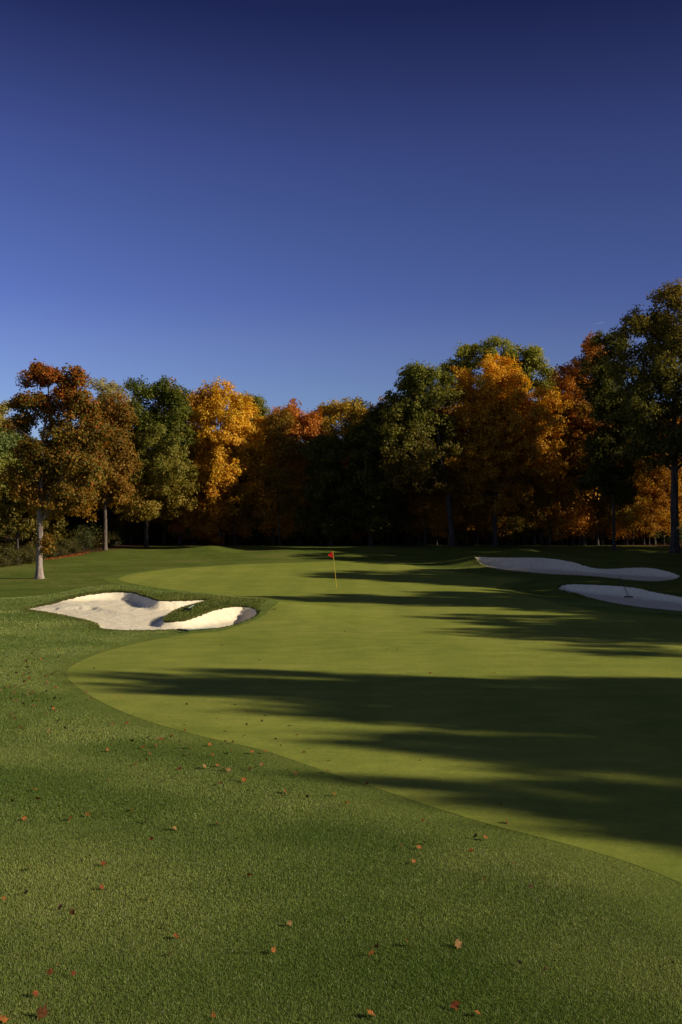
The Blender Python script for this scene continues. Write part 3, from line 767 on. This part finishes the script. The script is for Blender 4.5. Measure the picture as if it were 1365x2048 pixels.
def rake(head, tail, label, handle_mat, hw=.55, lift=.03):
    h_, t_ = np.array(head, float), np.array(tail, float)
    o = empty('bunker_rake', tuple(h_)); tag(o, label, 'rake')
    d = t_ - h_; dn = d / np.linalg.norm(d); side = np.cross(dn, [0, 0, 1]); side /= np.linalg.norm(side)
    simple_tube('handle', [(0, 0, lift), tuple(d * .5 + np.array([0, 0, lift])), tuple(d + np.array([0, 0, lift]))], [.017, .016, .015], handle_mat, o)
    V, F = [], []
    tube(V, F, [side * -hw * .5 + [0, 0, lift], side * hw * .5 + [0, 0, lift]], [.028, .028], 6)
    hd = link('head', quads_mesh('head', np.vstack(V), F), M_DARK, o)
    V, F = [], []
    for k in range(9):
        c = side * hw * (k / 8 - .5)
        tube(V, F, [c + [0, 0, lift], c + [0, 0, lift - .09]], [.009, .005], 5)
    link('tines', quads_mesh('tines', np.vstack(V), F), M_DARK, hd)
    return o
def gp(px, Y, dz=0.0): X = ax(px, Y); return (X, Y, h1(X, Y) + dz)
rake(gp(367, 31.4, .05), gp(432, 32.3, .04), 'rake with a pale handle lying on the grass in front of the left bunker', M_WHITE)
a_ = gp(376, 36.2, .09); rake(a_, (a_[0] + .16, a_[1] + .45, a_[2] + .10), 'rake with a grey handle half hidden in the grass finger of the left bunker', M_WHITE, .3)
Xr, Yr = ax(1257, 47.2), 47.2
zr = float(sand_z('R', pRB, zRB, np.array([Xr]), np.array([Yr]))[0][0])
rake((Xr, Yr, zr + .09), (Xr - .05, Yr + 1.35, zr + .95), 'dark rake standing with its handle up against the bank of the nearer right bunker', M_DARK, .42)

rr = random.Random(31)
# ----------------------------------------------------------------------------- fallen leaves
def leaf_mesh(name, seed, mat):
    r = random.Random(seed); pts = []
    lobes = [(-150, .55), (-95, .85), (-48, .9), (0, 1.1), (48, .9), (95, .85), (150, .55)]
    for i, (a, l) in enumerate(lobes):
        l *= r.uniform(.8, 1.15)
        pts.append((a, l))
        if i < len(lobes) - 1: pts.append(((a + lobes[i + 1][0]) / 2, .56 * r.uniform(.85, 1.2)))
    curl = r.uniform(.7, 1.6); tw = r.uniform(-.5, .5)
    V = [(0, 0, .02)]
    def put(x, y):
        rr_ = math.hypot(x, y); V.append((x, y, curl * (rr_ ** 2) * .55 + tw * x * y + r.uniform(-.06, .06)))
    for a, l in pts: put(math.sin(R(a)) * l * .5, math.cos(R(a)) * l * .5)
    V.append((.02, -.45, .02)); V.append((-.02, -.45, .02))
    n = len(pts)
    F = [(0, i + 1, i + 2) for i in range(n - 1)]
    F += [(0, n, n + 1), (0, n + 1, n + 2), (0, n + 2, 1)]
    L = [k for f in F for k in f]
    me = np_mesh(name, V, L, np.arange(len(F)) * 3, np.full(len(F), 3), True)
    me.materials.append(mat); return me
def mat_dry(name, c):
    t = NT(name); n = t.noise(t.n('TexCoord').outputs['Object'], 5, 4)
    col = t.ramp(n.outputs['Fac'], [(.3, tuple(x * .6 for x in c)), (.7, tuple(min(1, x * 1.2) for x in c))]).outputs[0]
    t.principled(col, .8, None, .08); return t.m
LM = {'brown': mat_dry('brown_leaf', (.15, .06, .02)), 'orange': mat_dry('orange_leaf', (.30, .105, .026)), 'red': mat_dry('red_leaf', (.20, .05, .018)),
      'tan': mat_dry('tan_leaf', (.27, .15, .055)), 'yellow': mat_dry('yellow_leaf', (.40, .29, .06))}
LMESH = {c: [leaf_mesh('leaf_' + c, 60 + 7 * i + 31 * j, m) for j in range(3)] for i, (c, m) in enumerate(LM.items())}
def fallen(px, py, size, c, label, group=None, rnd=rr):
    Y = z0(py) if py > 1195 else None
    if Y is None:
        Y = 56.0
        for _ in range(30):
            Y += .5 * ((CAM_H - h1(ax(px, Y), Y)) * FOC / (py - HY) - Y)
    X = ax(px, Y); z = h1(X, Y)
    d, _ = sdf(pG, np.array([X]), np.array([Y])); up = .012 if d[0] < 0 else .032
    for key, P, zP in (('L', pLB, zLB), ('B', pBB, zBB), ('R', pRB, zRB)):
        dd = sdf(P, np.array([X]), np.array([Y]))[0][0]
        if abs(dd) < .06: return
        if dd < 0: z = float(sand_z(key, P, zP, np.array([X]), np.array([Y]))[0][0]); up = .01
    o = bpy.data.objects.new('fallen_leaf', rnd.choice(LMESH[c])); COL.objects.link(o)
    o.location = (X, Y, z + up); size *= .66; o.scale = (size,) * 3
    o.rotation_euler = (rnd.uniform(-1, 1), rnd.uniform(-1, 1), rnd.uniform(0, 6.28))
    tag(o, label, 'leaf', group)
BIG = [(66,1740,.11,'brown','red brown leaf near the left edge, above two darker ones'),(58,1788,.10,'brown','curled brown leaf casting a shadow near the left edge'),
 (13,1800,.07,'orange','small orange leaf at the left edge beside a curled brown one'),(125,1818,.12,'tan','pale tan leaf standing on edge in the left foreground'),
 (150,1829,.10,'brown','dark brown leaf just below the pale tan leaf'),(210,1731,.10,'red','dark red leaf pair lying upper left of the pale tan leaf'),
 (207,1779,.09,'red','dark red leaf above and right of the pale tan leaf'),(168,1725,.06,'tan','tiny pale leaf left of the dark red leaf'),
 (22,1748,.06,'tan','tiny tan leaf by the left edge'),(300,1801,.07,'orange','small orange leaf alone in the left middle foreground'),
 (337,1858,.07,'orange','small orange leaf above a dark brown streak'),(345,1912,.10,'orange','orange leaf with a dark shadow in the lower left middle'),
 (355,1877,.09,'red','dark curled leaf flat in the grass, lower left middle'),(548,1906,.09,'orange','orange leaf in the lower middle, right one of a close pair'),
 (506,1906,.07,'tan','pale pinkish leaf in the lower middle, left one of a close pair'),(580,1852,.09,'tan','light tan star shaped leaf in the lower middle'),
 (500,1755,.10,'orange','orange leaf alone in the middle foreground'),(105,1948,.10,'orange','curled orange leaf in the lower left'),
 (152,1951,.07,'red','small dark red leaf right of the curled orange one, lower left'),(122,1932,.06,'yellow','small yellow leaf above the curled orange one, lower left'),
 (77,1991,.09,'red','red leaf above the big dark leaf at lower left'),(90,2031,.16,'brown','largest dark brown curled leaf at the bottom left'),
 (12,2043,.12,'orange','bright orange leaf cut by the bottom left corner'),(430,2034,.07,'orange','small orange upright leaf at the bottom left of centre'),
 (743,1913,.11,'orange','bright orange leaf with a long shadow, lower of two left of the reddish leaf'),(753,1898,.09,'orange','orange leaf just above the one with a long shadow'),
 (815,1893,.11,'orange','reddish orange pointed leaf between the orange pair and the curled tan leaf'),(915,1894,.13,'tan','large curled tan brown leaf right of the reddish orange one'),
 (1038,1931,.09,'tan','narrow pale upright leaf in the lower right'),(1088,1943,.07,'tan','small pale leaf right of the narrow upright one'),
 (908,2015,.12,'red','dark red upright leaf at the bottom right of centre'),(953,2030,.08,'orange','small orange leaf right of the dark red upright leaf'),
 (743,2032,.11,'orange','round orange leaf at the bottom centre'),(1340,1931,.08,'red','small red leaf at the right edge'),
 (970,1680,.12,'orange','orange leaf beside a dark one near the green, right of centre'),(950,1677,.10,'brown','dark brown leaf touching an orange leaf near the green'),
 (940,1707,.11,'orange','orange leaf below the orange and dark pair near the green'),(827,1728,.09,'orange','orange leaf alone below the row of three'),
 (803,1696,.10,'brown','brown leaf at the left end of the row of three right of centre'),(837,1700,.10,'orange','orange leaf in the middle of the row of three'),
 (848,1690,.09,'brown','thin brown leaf at the right end of the row of three'),(1028,1734,.11,'orange','orange upright leaf with a shadow near the right edge of the green'),
 (968,1762,.11,'orange','reddish orange leaf below and left of the upright one'),(1060,1779,.09,'tan','pale yellowish leaf lowest of those near the right of the green'),
 (846,1645,.10,'orange','orange leaf by the shaded edge of the green'),(695,1609,.11,'orange','orange leaf right under the tip of the lowest shadow'),
 (268,1622,.14,'orange','large orange tan maple leaf in the left middle of the rough'),(351,1661,.12,'tan','pale tan orange leaf below and right of the large maple leaf'),
 (306,1682,.10,'red','dark red leaf below the pale tan orange one'),(173,1678,.11,'red','dark red pair of lobes left of the pale tan orange leaf'),
 (436,1651,.11,'red','dark red flat leaf in the middle of the rough'),(198,1575,.10,'yellow','pale yellow upright leaf left of the middle rough'),
 (221,1562,.10,'tan','pale tan leaf above the yellow upright one'),(79,1600,.12,'orange','orange leaf with a dark edge in the left rough')]
for px, py, s, c, lab in BIG: fallen(px, py, s, c, lab)
MID = [(172,1387),(111,1400),(70,1414),(146,1440),(185,1440),(132,1459),(158,1457),(226,1451),(255,1448),(44,1458),(270,1430),(120,1444),(100,1464),(300,1477),
 (320,1479),(327,1480),(345,1475),(359,1485),(287,1496),(312,1494),(366,1496),(382,1496),(420,1490),(465,1505),(301,1510),(296,1521),(276,1531),(412,1536),
 (435,1533),(404,1537),(460,1542),(500,1540),(510,1539),(525,1531),(505,1506),(530,1505),(427,1512),(330,1565),(361,1540),(440,1570),(489,1563),(500,1584),(572,1586),(579,1591),
 (616,1597),(669,1591),(590,1550),(656,1545),(75,1581),(28,1604),(178,1632),(52,1639),(252,1608),(295,1646),(217,1502),(230,1482),(267,1483),(380,1510),(450,1541),(143,1640)]
for px, py in MID:
    fallen(px + rr.uniform(-2, 2), py, rr.uniform(.09, .14), rr.choice(['brown', 'brown', 'orange', 'orange', 'red', 'tan']), 'small dry leaf on the rough along the near left edge of the green', 'dry leaves along the near edge of the green')
ONG = [(375,1408),(472,1408),(493,1422),(532,1430),(435,1436),(525,1441),(494,1448),(580,1450),(595,1469),(490,1471),(452,1462),(552,1477),(562,1490),(608,1504),(620,1495),(242,1393),(342,1433),
 (370,1449),(372,1462),(452,1484),(467,1486),(350,1449),(445,1291),(690,1263),(520,1320),(615,1300),(775,1299),(795,1300),(860,1345),(900,1365),(1012,1646),(840,1520),(700,1480),(735,1567),(1130,1274),(988,1345),(640,1345),(480,1330),(1150,1233),(660,1520),(1205,1274),(1000,1610)]
for px, py in ONG:
    fallen(px, py, rr.uniform(.07, .12), rr.choice(['brown', 'brown', 'red', 'orange']), 'small dry leaf lying on the smooth putting green', 'dry leaves on the putting green')
for px, py in ((150, 1222), (180, 1232), (205, 1238), (232, 1228), (262, 1250), (300, 1247), (345, 1250), (250, 1236), (214, 1246), (285, 1254), (410, 1248), (375, 1253)):
    fallen(px, py, rr.uniform(.05, .10), rr.choice(['brown', 'brown', 'tan']), 'tiny dry leaf on the sunlit sand of the left bunker', 'dry leaves on the sand of the left bunker')
for i in range(85):
    px = abs(rr.gauss(0, 95)); py = rr.uniform(1300, 1440)
    if px > 235: continue
    fallen(px, py, rr.uniform(.07, .13), rr.choice(['brown', 'orange', 'red', 'tan', 'brown']), 'small dry leaf in the scatter left of the green, below the left bunker', 'dry leaves scattered left of the green')
for i in range(55):
    px = rr.uniform(0, 190); py = rr.uniform(1127, 1175)
    fallen(px, py, rr.uniform(.10, .18), rr.choice(['brown', 'orange', 'orange', 'tan']), 'dry leaf on the grass around the foot of the lone oak', 'dry leaves under the lone oak')

# drift of leaves along the hedge (uncountable)
n = 5000; x = RNG.uniform(-34, -21.5, n); y = wood_line(x) + RNG.normal(0.1, .8, n) - .2
hz = height(x, y)
cen = np.stack([x, y, hz + .03], -1)
cm = foliage(cen, np.tile([0, 0, 1.0], (n, 1)), np.full(n, .06), 1, .18, lambda c, rng: np.array([(.34, .11, .03)]) * rng.uniform(.5, 1.3, (len(c), 1)), RNG, 0)
tag(link('leaf_litter', cm), 'drift of fallen orange brown leaves along the foot of the hedge', 'leaves', kind='stuff')

# ----------------------------------------------------------------------------- contrail
Yc = 6000.0
p0 = np.array([ax(1190, Yc), Yc, az(647, Yc)]); p1 = np.array([ax(1240, Yc), Yc + 300, az(643, Yc + 300)])
V, F = [], []; tube(V, F, [p0 + (p1 - p0) * t for t in np.linspace(0, 1, 9)], [.5, 1.2, 1.8, 2.0, 2.1, 2.2, 2.0, 1.6, .8], 8)
t = NT('vapour'); d = t.n('BsdfDiffuse'); d.inputs['Color'].default_value = (.9, .9, .92, 1); tr = t.n('BsdfTransparent')
mx = t.n('MixShader'); mx.inputs[0].default_value = .045; t.l(tr.outputs[0], mx.inputs[1]); t.l(d.outputs[0], mx.inputs[2]); t.l(mx.outputs[0], t.out.inputs['Surface'])
tag(link('vapour_trail', quads_mesh('vapour_trail', np.vstack(V), F), t.m), 'faint thin white vapour trail in the sky left of the tallest tree', 'vapour trail')

# ----------------------------------------------------------------------------- light, sky, camera
w = bpy.data.worlds.new('World'); scene.world = w; w.use_nodes = True
nt = w.node_tree; nt.nodes.clear()
sky = nt.nodes.new('ShaderNodeTexSky'); sky.sky_type = 'NISHITA'; sky.sun_disc = False
sky.sun_elevation = R(SUN_EL); sky.sun_rotation = R(90 + SUN_BACK)
sky.air_density = 1.0; sky.dust_density = 0.3; sky.ozone_density = 3.0
tc = nt.nodes.new('ShaderNodeTexCoord'); sep = nt.nodes.new('ShaderNodeSeparateXYZ')
nt.links.new(tc.outputs['Generated'], sep.inputs[0])
rp = nt.nodes.new('ShaderNodeValToRGB'); e = rp.color_ramp.elements
SKY_STOPS = [(c[0], (c[1][0] / 1.35, c[1][1] / 1.35, c[1][2] / 1.44)) for c in ((0.0, (.85, .88, 1.15)), (.13, (.84, .84, 1.28)), (.183, (.78, .726, 1.23)), (.225, (.64, .60, 1.16)), (.293, (.55, .52, 1.0)), (.357, (.47, .41, .86)), (.416, (.32, .275, .60)), (.47, (.17, .15, .38)), (.62, (.40, .30, .40)), (1.0, (1.0, .68, .52)))]
while len(e) < len(SKY_STOPS): e.new(.5)
for i, (p, c) in enumerate(SKY_STOPS): e[i].position = p; e[i].color = (*c, 1)
nt.links.new(sep.outputs[2], rp.inputs[0])
ml = nt.nodes.new('ShaderNodeMix'); ml.data_type = 'RGBA'; ml.blend_type = 'MULTIPLY'; ml.inputs[0].default_value = 1
nt.links.new(sky.outputs[0], ml.inputs[6]); nt.links.new(rp.outputs[0], ml.inputs[7])
bg = nt.nodes.new('ShaderNodeBackground'); bg.inputs[1].default_value = 0.108
dk = nt.nodes.new('ShaderNodeMapRange'); dk.inputs[1].default_value = -.5; dk.inputs[2].default_value = .5; dk.inputs[3].default_value = 1.30; dk.inputs[4].default_value = .70
nt.links.new(sep.outputs[0], dk.inputs[0])
m2 = nt.nodes.new('ShaderNodeMix'); m2.data_type = 'RGBA'; m2.blend_type = 'MULTIPLY'; m2.inputs[0].default_value = 1
nt.links.new(ml.outputs[2], m2.inputs[6]); nt.links.new(dk.outputs[0], m2.inputs[7])
nt.links.new(m2.outputs[2], bg.inputs[0])
wo = nt.nodes.new('ShaderNodeOutputWorld'); nt.links.new(bg.outputs[0], wo.inputs[0])

sl = bpy.data.lights.new('sun', 'SUN'); sl.energy = 5.0; sl.angle = R(.55); sl.color = (1.0, .90, .74)
so = bpy.data.objects.new('sun', sl); COL.objects.link(so)
sd = Vector((math.cos(R(SUN_EL)) * math.cos(R(SUN_BACK)), -math.cos(R(SUN_EL)) * math.sin(R(SUN_BACK)), math.sin(R(SUN_EL))))
so.rotation_euler = sd.to_track_quat('Z', 'Y').to_euler(); so.location = (60, -10, 40)

cam = bpy.data.cameras.new('camera'); cam.sensor_fit = 'VERTICAL'; cam.sensor_height = 36; cam.sensor_width = 24; cam.lens = 35
cam.clip_start = .1; cam.clip_end = 20000
co = bpy.data.objects.new('camera', cam); COL.objects.link(co); co.location = (0, 0, CAM_H)
co.rotation_euler = (R(90) + math.atan((HY - 1024) / FOC), 0, 0)
scene.camera = co
scene.view_settings.view_transform = 'Standard'; scene.view_settings.look = 'None'; scene.view_settings.exposure = 0
scene.cycles.max_bounces = 6; scene.cycles.transparent_max_bounces = 6
